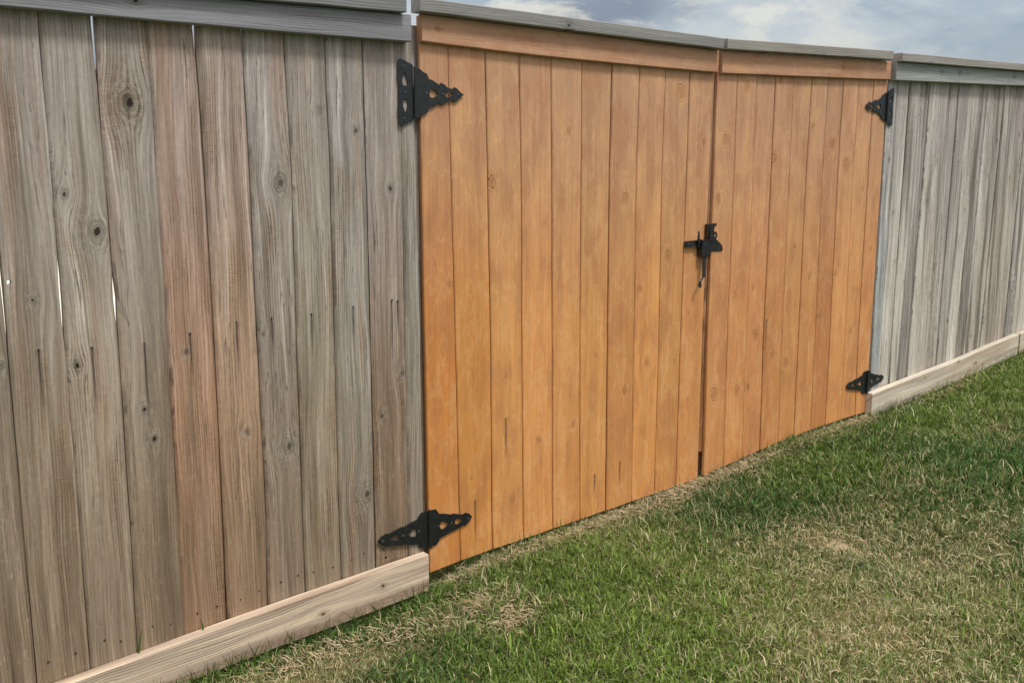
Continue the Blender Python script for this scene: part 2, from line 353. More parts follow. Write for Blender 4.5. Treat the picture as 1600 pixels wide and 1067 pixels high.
# long blades left standing along the boards where the mower does not reach
def tall(pts, h0, h1, wd, lean=.25):
    Vs, Cs = [], []
    for (x, y, n, spread) in pts:
        for i in range(n):
            bx = x+random.gauss(0, spread); by = min(y+random.gauss(0, .008), -.044 if bx < 1.92 else -.004)
            h = random.uniform(h0, h1); a = random.gauss(0, lean); w = wd*random.uniform(.7, 1.2)
            z = float(gh(bx, by))-.005
            p1 = (bx+math.sin(a)*h*.5, by-.006, z+h*.55); p2 = (bx+math.sin(a*1.5)*h, by-.014, z+h)
            Vs.append([(bx-w/2, by, z), (bx+w/2, by, z), (p1[0]-w*.4, p1[1], p1[2]), (p1[0]+w*.4, p1[1], p1[2]), p2])
            k = random.uniform(.6, 1.1); Cs.append([q*k for q in lin(72, 98, 42)])
    return np.array(Vs), np.array(Cs)
def straw(pts):
    Vs, Cs = [], []
    for (x, y, n, sx_, sy_) in pts:
        for i in range(n):
            bx = x+random.gauss(0, sx_); by = y+random.gauss(0, sy_)
            by = min(by, -.05 if bx < 1.93 else -.012)
            L_ = random.uniform(.02, .055); a = random.uniform(0, 6.28); cu = random.uniform(-1.4, 1.4); w = random.uniform(.0014, .003)
            z = float(gh(bx, by))+random.uniform(.004, .022); c1, s1 = math.cos(a), math.sin(a); c2, s2 = math.cos(a+cu), math.sin(a+cu)
            m_ = (bx+c1*L_*.5, min(by+s1*L_*.5, -.005 if bx > 1.95 else -.045), z+random.uniform(-.002, .012)); e_ = (m_[0]+c2*L_*.5, min(m_[1]+s2*L_*.5, -.005 if bx > 1.95 else -.045), z+random.uniform(-.004, .010))
            Vs.append([(bx-s1*w/2, by+c1*w/2, z), (bx+s1*w/2, by-c1*w/2, z+.001), (m_[0]-s1*w/2, m_[1]+c1*w/2, m_[2]), (m_[0]+s1*w/2, m_[1]-c1*w/2, m_[2]+.001), e_])
            k = random.uniform(.6, 1.1); q_ = random.random(); Cs.append([(p_*(1-q_)+r_*q_)*k for p_, r_ in zip(lin(196, 172, 136), lin(214, 204, 172))])
    return np.array(Vs), np.array(Cs)
sets.append(straw([(1.50, -.15, 420, .20, .05), (1.25, -.13, 150, .14, .03), (1.72, -.20, 170, .09, .05), (1.96, -.24, 320, .06, .05), (2.02, -.40, 260, .06, .04), (2.06, -.05, 220, .07, .03), (2.25, -.04, 160, .1, .02),
                   (2.52, -.07, 420, .12, .04), (2.85, -.05, 300, .14, .03), (3.2, -.06, 500, .16, .04), (3.5, -.05, 420, .14, .03), (3.85, -.05, 260, .15, .03), (4.3, -.06, 420, .18, .035), (4.62, -.05, 160, .08, .03),
                   (5.4, -.10, 260, .3, .03), (3.28, -.8, 260, .2, .12), (3.05, -1.2, 300, .35, .2), (2.5, -1.3, 260, .3, .2), (3.7, -1.2, 350, .3, .2), (2.7, -1.6, 260, .3, .15)]))
sets.append(tall([(1.87, -.055, 14, .03), (1.80, -.06, 8, .02), (1.73, -.07, 26, .03), (1.62, -.07, 22, .035), (1.50, -.06, 16, .04), (1.36, -.06, 22, .05), (1.2, -.06, 26, .05), (1.05, -.06, 26, .06), (.90, -.07, 26, .07), (2.08, -.02, 14, .06), (2.6, -.02, 14, .12), (3.5, -.02, 14, .12), (4.1, -.02, 12, .2), (4.9, -.055, 20, .12), (5.5, -.055, 22, .2), (2.3, -.03, 7, .1), (3.0, -.03, 5, .1), (5.2, -.055, 12, .25), (5.95, -.055, 12, .2)], .05, .11, .0034))
for (bx, bz, h, a) in ((.90, .003, .085, .18), (1.105, .018, .05, -.2)):   # single blades growing out between picket and kickboard
    V1 = np.array([[(bx-.003, -.012, bz-.03), (bx+.003, -.012, bz-.03), (bx+a*h*.5-.0028, -.016, bz+h*.5), (bx+a*h*.5+.0028, -.016, bz+h*.5), (bx+a*h*1.2, -.014, bz+h)]])
    sets.append((V1, np.array([lin(74, 96, 48)])))
V = np.concatenate([s[0] for s in sets]); Cc = np.concatenate([s[1] for s in sets]); nb = len(V)
me = bpy.data.meshes.new('lawn_grass')
me.vertices.add(nb*5); me.vertices.foreach_set('co', V.reshape(-1).astype(np.float32))
base = (np.arange(nb)*5)[:, None]
tri = np.concatenate([base+np.array([[0, 1, 3]]), base+np.array([[0, 3, 2]]), base+np.array([[2, 3, 4]])], 1).reshape(-1)
me.loops.add(len(tri)); me.loops.foreach_set('vertex_index', tri.astype(np.int32))
me.polygons.add(nb*3); me.polygons.foreach_set('loop_start', np.arange(0, nb*9, 3, dtype=np.int32))
me.update(calc_edges=True)
ca = me.attributes.new('blade_colour', 'FLOAT_COLOR', 'POINT')
cc = np.ones((nb, 5, 4), np.float32); cc[:, :, :3] = Cc[:, None, :]
ca.data.foreach_set('color', cc.reshape(-1))
m = bpy.data.materials.new('grass_blade'); m.use_nodes = True; t = NT(m.node_tree)
bc = t.attr('blade_colour', 'GEOMETRY')[0]
pr = t.node('ShaderNodeBsdfPrincipled'); t.put(pr.inputs['Base Color'], bc); pr.inputs['Roughness'].default_value = .55
pr.inputs['Specular IOR Level'].default_value = .3
tl = t.node('ShaderNodeBsdfTranslucent'); t.put(tl.inputs[0], bc)
mx = t.node('ShaderNodeMixShader'); mx.inputs[0].default_value = .28
t.l.new(pr.outputs[0], mx.inputs[1]); t.l.new(tl.outputs[0], mx.inputs[2]); t.l.new(mx.outputs[0], t.node('ShaderNodeOutputMaterial').inputs[0])
grass = link(me, 'lawn_grass', m); grass['kind'] = 'stuff'; grass['label'] = 'short patchy green and straw coloured lawn grass in front of the fence'; grass['category'] = 'grass'

# ------------------------------------------------------------------ boards
def interp(pts, z, ax=1):
    p = sorted(pts, key=lambda q: q[ax]); return float(np.interp(z, [q[ax] for q in p], [q[1-ax] for q in p]))

def set_uv(me, fn):
    while me.uv_layers: me.uv_layers.remove(me.uv_layers[0])
    uvl = me.uv_layers.new(name='UVMap')
    for lp in me.loops: uvl.data[lp.index].uv = fn(me.vertices[lp.vertex_index].co)

def board_props(o, tone, knots=(), drips=(), silver=0.0, upright=0.0):
    o['seed'] = random.random()*3+.01
    o['tone'] = [float(x) for x in tone]; o['silver'] = float(silver); o['upright'] = float(upright)
    ks = list(knots)[:3]
    while len(ks) < 3: ks.append((9.0, -99.0, .01))
    for n, k in zip(('knot_a', 'knot_b', 'knot_c'), ks): o[n] = [float(x) for x in k]
    ds = list(drips)[:3]
    while len(ds) < 3: ds.append((9.0, -99.0, .01))
    for n, k in zip(('drip_a', 'drip_b', 'drip_c'), ds): o[n] = [float(x) for x in k]

def picket(parent, L, R, z0f, z1f, y0=0.0, th=.016, gapL=None, gapR=None, mat='grey', tone=(.2, .2, .2), knots=(), drips=(), name='plank', wob=.0007, holes=(), silver=0.0, ch=.0022):
    """a vertical board between two joint lines (lists of x, z); z0f / z1f give bottom and top height from x"""
    gapL = gapL or (lambda z: .0011); gapR = gapR or (lambda z: .0011)
    cx = (interp(L, 1.0)+interp(R, 1.0))/2
    zb0, zb1 = z0f(interp(L, z0f(cx))), z0f(interp(R, z0f(cx)))
    zt = z1f(cx)
    if holes:
        cu = bpy.data.curves.new('tmp', 'CURVE'); cu.dimensions = '2D'; cu.fill_mode = 'BOTH'; cu.extrude = th/2-.0012; cu.bevel_depth = .0012
        def spl(pts):
            s = cu.splines.new('POLY'); s.points.add(len(pts)-1); s.use_cyclic_u = True
            for i, p in enumerate(pts): s.points[i].co = (p[0], p[1], 0, 1)
        zs = np.linspace(zt, zb0, 26); e = .0012
        left = [(interp(L, z)+gapL(z)+e+random.uniform(-wob, wob), z) for z in zs]
        zs = np.linspace(zb1, zt, 26)
        right = [(interp(R, z)-gapR(z)-e+random.uniform(-wob, wob), z) for z in zs]
        spl(left+right)
        for (hx, hz, hr) in holes:
            spl([(hx+hr*math.cos(a)*random.uniform(.8, 1.05), hz+hr*1.15*math.sin(a)*random.uniform(.85, 1.1)) for a in np.linspace(0, 2*math.pi, 15)[:-1]])
        ob = bpy.data.objects.new('tmp', cu); COL.objects.link(ob)
        dg = bpy.context.evaluated_depsgraph_get(); me = bpy.data.meshes.new_from_object(ob.evaluated_get(dg))
        bpy.data.objects.remove(ob); bpy.data.curves.remove(cu)
        me.materials.clear()
        for vtx in me.vertices:
            x, y, z = vtx.co; vtx.co = (x-cx, y0+th/2-z, y)
    else:
        rows = 24
        bm = bmesh.new(); prev = None
        for i in range(rows+1):
            f = i/rows
            zl = zb0+(zt-zb0)*f; zr = zb1+(zt-zb1)*f
            xl = interp(L, zl)+gapL(zl)+random.uniform(-wob, wob)-cx; xr = interp(R, zr)-gapR(zr)+random.uniform(-wob, wob)-cx
            cup = random.uniform(-.0004, .0004)
            row = [bm.verts.new(p) for p in ((xl, y0+th, zl), (xl, y0+ch, zl), (xl+ch, y0, zl), ((xl+xr)/2, y0-cup-.0006, (zl+zr)/2), (xr-ch, y0, zr), (xr, y0+ch, zr), (xr, y0+th, zr))]
            if prev:
                for j in range(7):
                    k = (j+1) % 7; bm.faces.new((prev[j], prev[k], row[k], row[j]))
            else: bm.faces.new(row[::-1])
            prev = row
        bm.faces.new(prev)
        bmesh.ops.recalc_face_normals(bm, faces=bm.faces)
        me = bpy.data.meshes.new(name); bm.to_mesh(me); bm.free()
    set_uv(me, lambda co: (co.x + (co.y-y0)*.9, co.z))
    me.name = name
    o = link(me, name, M[mat], parent, (cx, 0, 0))
    board_props(o, tone, [(k[0]-cx, k[1], k[2]*(.78 if mat == 'stain' else 1)) for k in knots], [(k[0]-cx, k[1], k[2]) for k in drips], silver, 1.0)
    return o, cx

def long_board(parent, name, line_lo, th_z, y_front, y_back, mat, tone, knots=(), line_hi=None, ch=.003, seg=14, drips=(), ends=(0, 0)):
    """a horizontal board: its lower edge is a polyline of (x, z), its depth runs y_front..y_back"""
    xs_ = np.linspace(line_lo[0][0], line_lo[-1][0], seg+1); bm = bmesh.new(); prev = None
    lx, lz = zip(*line_lo)
    x00 = xs_[0]; zc0 = float(np.interp(x00, lx, lz))
    for i, x in enumerate(xs_):
        z0 = float(np.interp(x, lx, lz))+random.uniform(-.0006, .0006)
        z1 = (z0+th_z if line_hi is None else float(np.interp(x, *zip(*line_hi))))+random.uniform(-.0006, .0006)
        c = ch
        row = [bm.verts.new(p) for p in ((x, y_back, z0), (x, y_front+c, z0), (x, y_front, z0+c), (x, y_front, z1-c), (x, y_front+c, z1), (x, y_back, z1))]
        if prev:
            for j in range(6):
                k = (j+1) % 6; bm.faces.new((prev[j], prev[k], row[k], row[j]))
        else: bm.faces.new(row[::-1])
        prev = row
    bm.faces.new(prev); bmesh.ops.recalc_face_normals(bm, faces=bm.faces)
    me = bpy.data.meshes.new(name); bm.to_mesh(me); bm.free()
    slope = (lz[-1]-lz[0])/(lx[-1]-lx[0])
    def uvf(co):
        x, y, z = co
        return (z-zc0-(x-x00)*slope + (y-y_front)*.95, x-x00)
    set_uv(me, uvf)
    o = link(me, name, M[mat], parent)
    board_props(o, tone, [(k[1]-zc0-(k[0]-x00)*slope, k[0]-x00, k[2]) for k in knots], drips)
    return o

_nail = None
def nail(parent_plank, cx, x, z, y0, r=.0034):
    global _nail
    if _nail is None:
        bm = bmesh.new(); bmesh.ops.create_cone(bm, cap_ends=True, segments=8, radius1=1, radius2=.8, depth=.6)
        bmesh.ops.rotate(bm, verts=bm.verts, cent=(0, 0, 0), matrix=Matrix.Rotation(math.pi/2, 3, 'X'))
        _nail = bpy.data.meshes.new('nail'); bm.to_mesh(_nail); bm.free(); _nail.materials.append(M['screw'])
    o = bpy.data.objects.new('nail', _nail); COL.objects.link(o); o.parent = parent_plank
    o.location = (x-cx, y0-.0002, z); o.scale = (r, .0022, r)

def thing(name, label, cat, loc=(0, 0, 0), group=None):
    o = bpy.data.objects.new(name, None); COL.objects.link(o); o.location = loc; o.empty_display_size = .1
    o['label'] = label; o['category'] = cat
    if group: o['group'] = group
    return o

def jit(c, a=.05):
    k = 1+random.uniform(-a, a); return tuple(x*k*(1+random.uniform(-a*.3, a*.3)) for x in c)

# measured joint lines of the pickets: (distance along the fence, height) in metres
LJ = [[(.625, 1.9), (.625, -.2)],
 [(.7642, 1.8276), (.7678, 1.4184), (.7681, .9592), (.7703, .4733), (.7695, -.0107)],
 [(.9029, 1.8265), (.9065, 1.4174), (.9128, .943), (.9106, .4421), (.9061, -.0049)],
 [(1.0457, 1.8266), (1.0506, 1.4163), (1.0524, .9274), (1.0525, .4105), (1.049, .008)],
 [(1.1811, 1.8236), (1.1906, 1.4153), (1.1929, .9117), (1.1914, .3796), (1.187, .0126)],
 [(1.3229, 1.8221), (1.3292, 1.4143), (1.3295, .8964), (1.3343, .3478), (1.3242, .0266)],
 [(1.4569, 1.823), (1.4673, 1.4133), (1.4631, .8815), (1.4609, .3196), (1.4616, .0433)],
 [(1.5941, 1.8198), (1.5997, 1.4124), (1.597, .8665), (1.5941, .29), (1.5957, .0452)],
 [(1.7273, 1.8137), (1.7297, 1.4114), (1.7308, .8515), (1.7295, .2599), (1.729, .0562)],
 [(1.8680, 1.8181), (1.8648, 1.4104), (1.8660, .8363), (1.864, .2299)],
 [(1.9130, 1.816), (1.9235, 1.41), (1.9285, .8282), (1.9300, .2126)]]
GL = [[(1.94, 1.818), (1.945, 1.1241), (1.952, -.0141)],
 [(2.0554, 1.8153), (2.0633, 1.409), (2.0751, .813), (2.0848, .1808), (2.0887, .0023)],
 [(2.2116, 1.8062), (2.2206, 1.4079), (2.232, .7954), (2.2351, .1473), (2.2376, .0078)],
 [(2.3623, 1.8066), (2.3749, 1.4068), (2.3793, .779), (2.3872, .1135), (2.3906, .0066)],
 [(2.5151, 1.8), (2.5218, 1.4057), (2.5309, .762), (2.5373, .0801), (2.5413, .013)],
 [(2.6664, 1.7971), (2.6695, 1.4046), (2.6734, .7461), (2.6845, .0473)],
 [(2.822, 1.7986), (2.8176, 1.4036), (2.8227, .7294), (2.8274, .0431)],
 [(2.9714, 1.797), (2.9657, 1.4025), (2.9718, .7127), (2.9761, .0529)],
 [(3.1206, 1.7974), (3.1131, 1.4014), (3.1201, .6961), (3.1158, .052)],
 [(3.265, 1.7998), (3.2634, 1.4003), (3.255, .681), (3.2529, .0527)],
 [(3.4105, 1.7999), (3.4032, 1.3993), (3.3954, .6653), (3.3954, .0535)]]
GR = [[(3.4325, 1.7927), (3.4329, 1.3991), (3.4285, .662), (3.4335, .0539)],
 [(3.561, 1.7989), (3.5635, 1.3982), (3.5592, .647), (3.565, .0713)],
 [(3.6945, 1.8), (3.6945, 1.3972), (3.6941, .6319), (3.6959, .0862)],
 [(3.8285, 1.8037), (3.8259, 1.3963), (3.8222, .6183), (3.8315, .0985)],
 [(3.9583, 1.8043), (3.9572, 1.3953), (3.9599, .6021), (3.9666, .1153)],
 [(4.0971, 1.8108), (4.0883, 1.3944), (4.09, .5876), (4.092, .119)],
 [(4.2212, 1.8137), (4.2138, 1.3935), (4.2246, .5725), (4.2262, .1285)],
 [(4.3439, 1.8194), (4.3382, 1.3926), (4.3477, .5587), (4.3485, .1377)],
 [(4.4709, 1.8223), (4.4612, 1.3917), (4.4747, .5445), (4.4805, .1429)],
 [(4.5964, 1.825), (4.5937, 1.3907), (4.5943, .5312), (4.6059, .1387)],
 [(4.7149, 1.8243), (4.7094, 1.3899), (4.7055, .5187), (4.7033, .1586)]]
RT = [4.7263, 4.8247, 4.9255, 5.0287, 5.1219, 5.2171, 5.3079, 5.414, 5.5158, 5.627, 5.7265, 5.8282, 5.9246, 6.0231, 6.1236, 6.205, 6.292, 6.389]
RB = [4.724, 4.7954, 4.9101, 4.984, 5.0844, 5.1806, 5.2788, 5.3859, 5.4816, 5.5862, 5.6787, 5.7804, 5.8692, 5.9748, 6.0671, 6.1611, 6.2488, 6.3461]
RJ = [[(a, 1.84), (b, .29)] for a, b in zip(RT, RB)]
for i in range(15): RJ.append([(6.389+.098*(i+1), 1.84), (6.346+.098*(i+1), .29)])
LJ = [[(.625-.14*(6-i), 1.9), (.625-.14*(6-i), -.2)] for i in range(6)] + LJ
NL = 6   # extra pickets beyond the left edge

# ------------------------------------------------------------------ left weathered fence
fl = thing('weathered_fence', 'weathered grey brown wooden fence with wide pickets on the left of the orange gate', 'fence', (0, 0, 0))
ltones = {0: (128, 117, 103), 1: (138, 126, 110), 2: (154, 143, 128), 3: (136, 124, 108), 4: (166, 130, 106), 5: (166, 138, 114), 6: (136, 126, 114),
          7: (146, 138, 121), 8: (140, 137, 128), 9: (128, 111, 96), 10: (150, 145, 135)}
lknots = {1: [(.695, 1.08, .008)], 2: [(.7956, 1.357, .013), (.8748, 1.253, .024), (.7968, .8916, .013)], 3: [(.9923, .6483, .012), (.985, 1.60, .03), (.97, .74, .01)],
          4: [(1.105, .89, .007)], 6: [(1.4253, 1.379, .022), (1.3496, .918, .008), (1.42, .55, .02)], 7: [(1.5683, 1.598, .009)],
          8: [(1.6935, 1.538, .010), (1.70, .33, .022)], 9: [(1.82, 1.353, .012), (1.7687, .5917, .009), (1.85, .73, .012)], 5: [(1.28, .62, .010)], 0: [(.6059, .9158, .01)]}
ldrips = {1: [(.700, .945, .22)], 2: [(.838, .935, .25)], 3: [(.982, .930, .30)], 4: [(1.118, .945, .16)], 5: [(1.262, .965, .19)], 6: [(1.378, .965, .13)],
          7: [(1.514, .965, .16)], 8: [(1.664, .975, .17)], 9: [(1.815, .985, .26), (1.838, .980, .15)], 0: [(.56, .94, .2)]}
def bump_(z, a, b, amp, s=.02):
    return amp/((1+math.exp(-(z-a)/s*2))*(1+math.exp((z-b)/s*2)))
# how far each joint of the left fence has opened, by height
def lgap(i):
    j = i-NL
    def g(z):
        w = (.0008 if j in (0, 1, 3) else .0012) + .0003*math.sin(z*5+j*1.7)
        if j == 0: w += bump_(z, 1.0, 1.16, .0024)
        if j == 1: w += bump_(z, 1.015, 1.17, .0032)+bump_(z, 1.70, 1.77, .0018)+.0004*(z < 1.0)
        if j == 2: w += bump_(z, 1.02, 1.09, .0030)+bump_(z, 1.71, 1.9, .0030)
        if j == 4: w += bump_(z, 1.765, 1.9, .0034)
        if j == 5: w += .0010
        return max(w, .0008)
    return g
kick_top = [(-.5, -.085), (.7, -.004), (1.26, .036), (1.92, .0725)]
kick_bot = [(x, z-.137) for x, z in kick_top]
capz = lambda x: 1.8925+.0150*(x-1.0)
for i in range(len(LJ)-1):
    j = i-NL+1            # 1 = first picket with both edges in view
    lt = ltones.get(j, random.choice([(122, 116, 104), (134, 126, 114)]))
    holes = ()
    if j == 1: holes = ((.6425, 1.131, .0075),)
    if j == 9: holes = ((1.7700, .083, .0065),)
    kn = lknots.get(j, [])
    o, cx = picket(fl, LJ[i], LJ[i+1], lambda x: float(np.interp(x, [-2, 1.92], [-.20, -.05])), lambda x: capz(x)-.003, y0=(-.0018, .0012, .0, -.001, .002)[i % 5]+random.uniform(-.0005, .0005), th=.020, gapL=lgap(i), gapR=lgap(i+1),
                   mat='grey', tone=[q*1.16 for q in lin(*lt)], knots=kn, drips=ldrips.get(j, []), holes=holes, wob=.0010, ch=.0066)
    for d in ldrips.get(j, []): nail(o, cx, d[0], d[1], -.0012)
    if j < 10:
        for fx in (.28, .72):
            xx = interp(LJ[i], .1)*(1-fx)+interp(LJ[i+1], .1)*fx
            nail(o, cx, xx+random.uniform(-.01, .01), float(np.interp(xx, [.6, 1.92], [.055, .125]))+random.uniform(-.012, .012), -.0012)
ttone = lin(140, 141, 149)
long_board(fl, 'trim_board', [(-.6, 1.826), (.65, 1.8235), (1.03, 1.820), (1.56, 1.8175), (1.8851, 1.8192)], .076, -.038, -.0022, 'trim', ttone,
           knots=[(1.005, 1.865, .011), (.1, 1.86, .012)], line_hi=[(-.6, capz(-.6)-.0015), (1.8851, capz(1.8851)-.0015)])
long_board(fl, 'cap_board', [(-.6, capz(-.6)), (1.853, capz(1.853))], .04, -.062, .078, 'trim', lin(132, 134, 138))
long_board(fl, 'kickboard', kick_bot, .137, -.040, -.0035, 'pine', lin(190, 172, 155), knots=[(1.73, .006, .010), (1.50, -.03, .013), (.8, -.05, .01)], line_hi=kick_top)
for zr in (.94, 1.645, .13):
    long_board(fl, 'rail', [(-.6, zr-.05+(.0 if zr > .5 else -.05)), (1.86, zr-.045)], .089, .0255, .0635, 'pine', lin(120, 108, 92))
for px in (-.35, 1.84):
    L = [(px, 1.9), (px, -.3)]; R = [(px+.099, 1.9), (px+.099, -.3)]
    picket(fl, L, R, lambda x: -.35, lambda x: 1.885, y0=.066, th=.09, mat='grey', tone=lin(128, 122, 112), name='post')

# ------------------------------------------------------------------ gate leaves
def gate_leaf(label, J, botf, capf, trim_line, cap_line, trim_x, cap_x, knots, drips, mids, tone0):
    g_ = thing('gate_leaf', label, 'gate', (J[0][0][0], 0, 0), 'leaves of the double gate')
    bpy.context.view_layer.update()
    for i in range(len(J)-1):
        if i in mids: tn = lin(*mids[i])
        else: tn = jit(lin(*tone0), .13)
        cx = (interp(J[i], 1.0)+interp(J[i+1], 1.0))/2
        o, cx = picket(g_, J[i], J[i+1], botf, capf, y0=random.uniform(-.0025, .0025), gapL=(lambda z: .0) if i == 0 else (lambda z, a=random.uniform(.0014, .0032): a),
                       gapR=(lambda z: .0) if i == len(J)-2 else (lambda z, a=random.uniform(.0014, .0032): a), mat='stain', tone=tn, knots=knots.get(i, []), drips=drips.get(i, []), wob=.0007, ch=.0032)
        o.location.x -= g_.location.x
        for d in drips.get(i, []): nail(o, cx, d[0], d[1], -.001, .0026)
    return g_
gl_bot = lambda x: float(np.interp(x, [1.96, 2.09, 2.24, 2.39, 2.54, 2.685, 3.03, 3.42], [-.016, -.005, .003, .0066, .013, .0175, .0337, .0483]))
gr_bot = lambda x: float(np.interp(x, [3.43, 3.565, 3.70, 3.83, 3.97, 4.1, 4.23, 4.35, 4.48, 4.70], [.0539, .0713, .0854, .0985, .1153, .1213, .1318, .1377, .1429, .1491]))
rk = lambda a, b, z, r: (random.uniform(a+.025, b-.025), z, r)
def px_knots(lst): # (x, z, r)
    return lst
glk = {0: [(2.05, 1.02, .012)], 1: [(2.17, .62, .005), (2.14, .30, .007)], 2: [(2.238, 1.37, .020), (2.30, .66, .006), (2.33, .18, .014)], 3: [(2.36, 1.30, .012), (2.46, .39, .013)],
       4: [(2.64, .42, .011), (2.60, 1.55, .012)], 5: [(2.757, .68, .008), (2.665, 1.24, .008)], 6: [(2.90, 1.30, .020), (2.92, .52, .014), (2.79, 1.22, .011)],
       7: [(2.995, .93, .016), (3.05, .62, .016)], 8: [(3.16, 1.06, .018), (3.22, .60, .012), (3.21, 1.72, .026)], 9: [(3.36, 1.52, .010), (3.30, .80, .010), (3.31, .42, .008)]}
gld = {1: [(2.155, .21, .18)], 2: [(2.30, .50, .20)], 5: [(2.76, .19, .10)], 6: [(2.90, .22, .12)]}
grk = {0: [(3.50, 1.53, .022), (3.48, .42, .028), (3.46, 1.28, .018)], 1: [(3.63, 1.76, .020), (3.60, .86, .014), (3.64, .42, .022), (3.57, .40, .015)], 2: [(3.76, .66, .020), (3.73, .88, .012), (3.72, .42, .016)],
       3: [(3.89, .55, .014), (3.84, 1.45, .020), (3.86, 1.80, .016)], 4: [(4.02, 1.05, .012), (4.0, .5, .018)], 5: [(4.15, .9, .014), (4.12, 1.6, .012)], 6: [(4.28, 1.52, .022), (4.25, .7, .014)],
       7: [(4.40, 1.42, .028), (4.36, .9, .013)], 8: [(4.52, .6, .014), (4.55, 1.3, .01)], 9: [(4.65, 1.0, .013), (4.63, 1.7, .01)]}
g1 = gate_leaf('wide orange stained wooden gate leaf left of the latch, nearest the camera', GL, gl_bot, lambda x: float(np.interp(x, [1.9, 3.4], [1.911, 1.889])),
               None, None, None, None, glk, gld, {0: (196, 130, 70), 1: (200, 138, 76)}, (208, 148, 92))
def shift(o, g_): o.location.x -= g_.location.x
def sb(g_, *a, **k):
    o = long_board(g_, *a, **k); shift(o, g_); return o
sb(g1, 'trim_board', [(1.938, 1.8255), (2.3152, 1.8135), (2.95, 1.8045), (3.4135, 1.801)], .09, -.0205, -.0022, 'stain', lin(190, 134, 98), line_hi=[(1.938, 1.9125), (3.4135, 1.8895)], knots=[(2.0, 1.87, .008)])
sb(g1, 'cap_board', [(1.912, 1.9153), (1.93, 1.9150), (2.29, 1.9092), (2.9169, 1.8998), (3.4054, 1.8920)], .044, -.052, .003, 'trim', lin(140, 141, 141), knots=[(2.55, 1.92, .014)])
for zz in (.16, .95, 1.68):
    sb(g1, 'rail', [(1.955, zz), (3.365, zz+.02)], .085, .0185, .055, 'stain', lin(140, 96, 58))
g2 = gate_leaf('orange stained gate leaf farther right, hinged to the silvery grey fence', GR, gr_bot, lambda x: float(np.interp(x, [3.43, 4.71], [1.890, 1.917])),
               None, None, None, None, grk, {3: [(3.835, .72, .2)]}, {6: (184, 126, 82)}, (206, 148, 96))
sb(g2, 'trim_board', [(3.438, 1.7996), (4.7056, 1.832)], .09, -.0205, -.0022, 'stain', lin(190, 132, 96), line_hi=[(3.438, 1.8915), (4.7056, 1.9185)], knots=[(4.3, 1.87, .012)])
sb(g2, 'cap_board', [(3.4295, 1.8948), (4.6665, 1.9222)], .042, -.052, .06, 'trim', lin(146, 144, 140), knots=[(4.1, 1.91, .01)])
for zz in (.20, .97, 1.69):
    sb(g2, 'rail', [(3.47, zz), (4.69, zz+.03)], .085, .0185, .055, 'stain', lin(140, 96, 58))
o, cx = picket(g2, [(3.4165, 1.9), (3.410, 1.4), (3.4035, .66), (3.4035, .05)], [(3.4315, 1.9), (3.4315, 1.4), (3.4275, .662), (3.4325, .05)], lambda x: .165, lambda x: 1.885, y0=.013, th=.030, mat='stain', tone=lin(104, 74, 56), name='gate_stop'); shift(o, g2)
o, cx = picket(g2, [(3.434, 1.9), (3.434, 0)], [(3.472, 1.9), (3.472, 0)], lambda x: .06, lambda x: 1.885, y0=.0425, th=.030, mat='grey', tone=lin(130, 112, 96), name='frame_upright'); shift(o, g2)

# ------------------------------------------------------------------ right grey fence
fr = thing('silvery_fence', 'silvery grey fence of narrow pickets running off right of the orange gate', 'fence', (4.73, 0, 0))
rcap = lambda x: 1.9189+.0149*(x-4.73)
rk_top = [(4.691, .2529), (5.4727, .3172), (6.262, .3985)]
for i in range(len(RJ)-1):
    b = random.choice([(160, 156, 150), (180, 175, 167), (190, 184, 176), (138, 135, 130), (172, 166, 156), (198, 194, 186)])
    if i == 0: b = (168, 173, 174)
    z = random.uniform(.5, 1.7); cxx = (RJ[i][0][0]+RJ[i+1][0][0])/2
    yy = (.0, .004, .001, .006, .0, .003, .006, .0015)[i % 8]+random.uniform(-.001, .001)
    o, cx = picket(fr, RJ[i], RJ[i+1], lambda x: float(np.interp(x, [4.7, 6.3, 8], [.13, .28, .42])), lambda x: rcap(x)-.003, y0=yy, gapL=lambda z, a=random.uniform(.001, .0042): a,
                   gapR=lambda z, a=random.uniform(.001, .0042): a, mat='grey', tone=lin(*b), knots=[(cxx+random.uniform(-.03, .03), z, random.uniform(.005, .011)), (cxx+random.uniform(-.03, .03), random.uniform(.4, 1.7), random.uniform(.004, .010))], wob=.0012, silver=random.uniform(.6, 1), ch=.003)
    shift(o, fr)
def sf(*a, **k):
    o = long_board(fr, *a, **k); shift(o, fr)
sf('trim_board', [(4.7259, 1.8303), (6.057, 1.8589), (7.8, 1.893)], .09, -.038, -.0022, 'trim', lin(152, 158, 158), line_hi=[(4.7259, rcap(4.7259)-.0015), (7.8, rcap(7.8)-.0015)],
   knots=[(5.33, 1.895, .011), (5.93, 1.90, .010), (5.15, 1.89, .006)])
sf('cap_board', [(4.7283, rcap(4.7283)), (7.8, rcap(7.8))], .040, -.065, .085, 'trim', lin(150, 148, 146), knots=[(5.0, 1.93, .005)])
sf('kickboard', [(x, z-.128) for x, z in rk_top], .13, -.040, -.0035, 'pine', lin(204, 197, 184), line_hi=rk_top, knots=[(5.55, .315, .010), (5.75, .28, .016), (5.2, .27, .008)])
sf('kickboard', [(6.284, .272), (7.8, .42)], .126, -.040, -.0035, 'pine', lin(198, 190, 176), knots=[(6.9, .4, .01)])
for zz in (.35, .95, 1.66):
    sf('rail', [(4.74, zz), (7.8, zz+.1)], .089, .026, .064, 'pine', lin(120, 112, 98))
for px in (4.725, 7.1):
    o, cx = picket(fr, [(px, 1.9), (px, 0)], [(px+.09, 1.9), (px+.09, 0)], lambda x: .0, lambda x: 1.90, y0=.068, th=.09, mat='grey', tone=lin(128, 124, 116), name='post'); shift(o, fr)
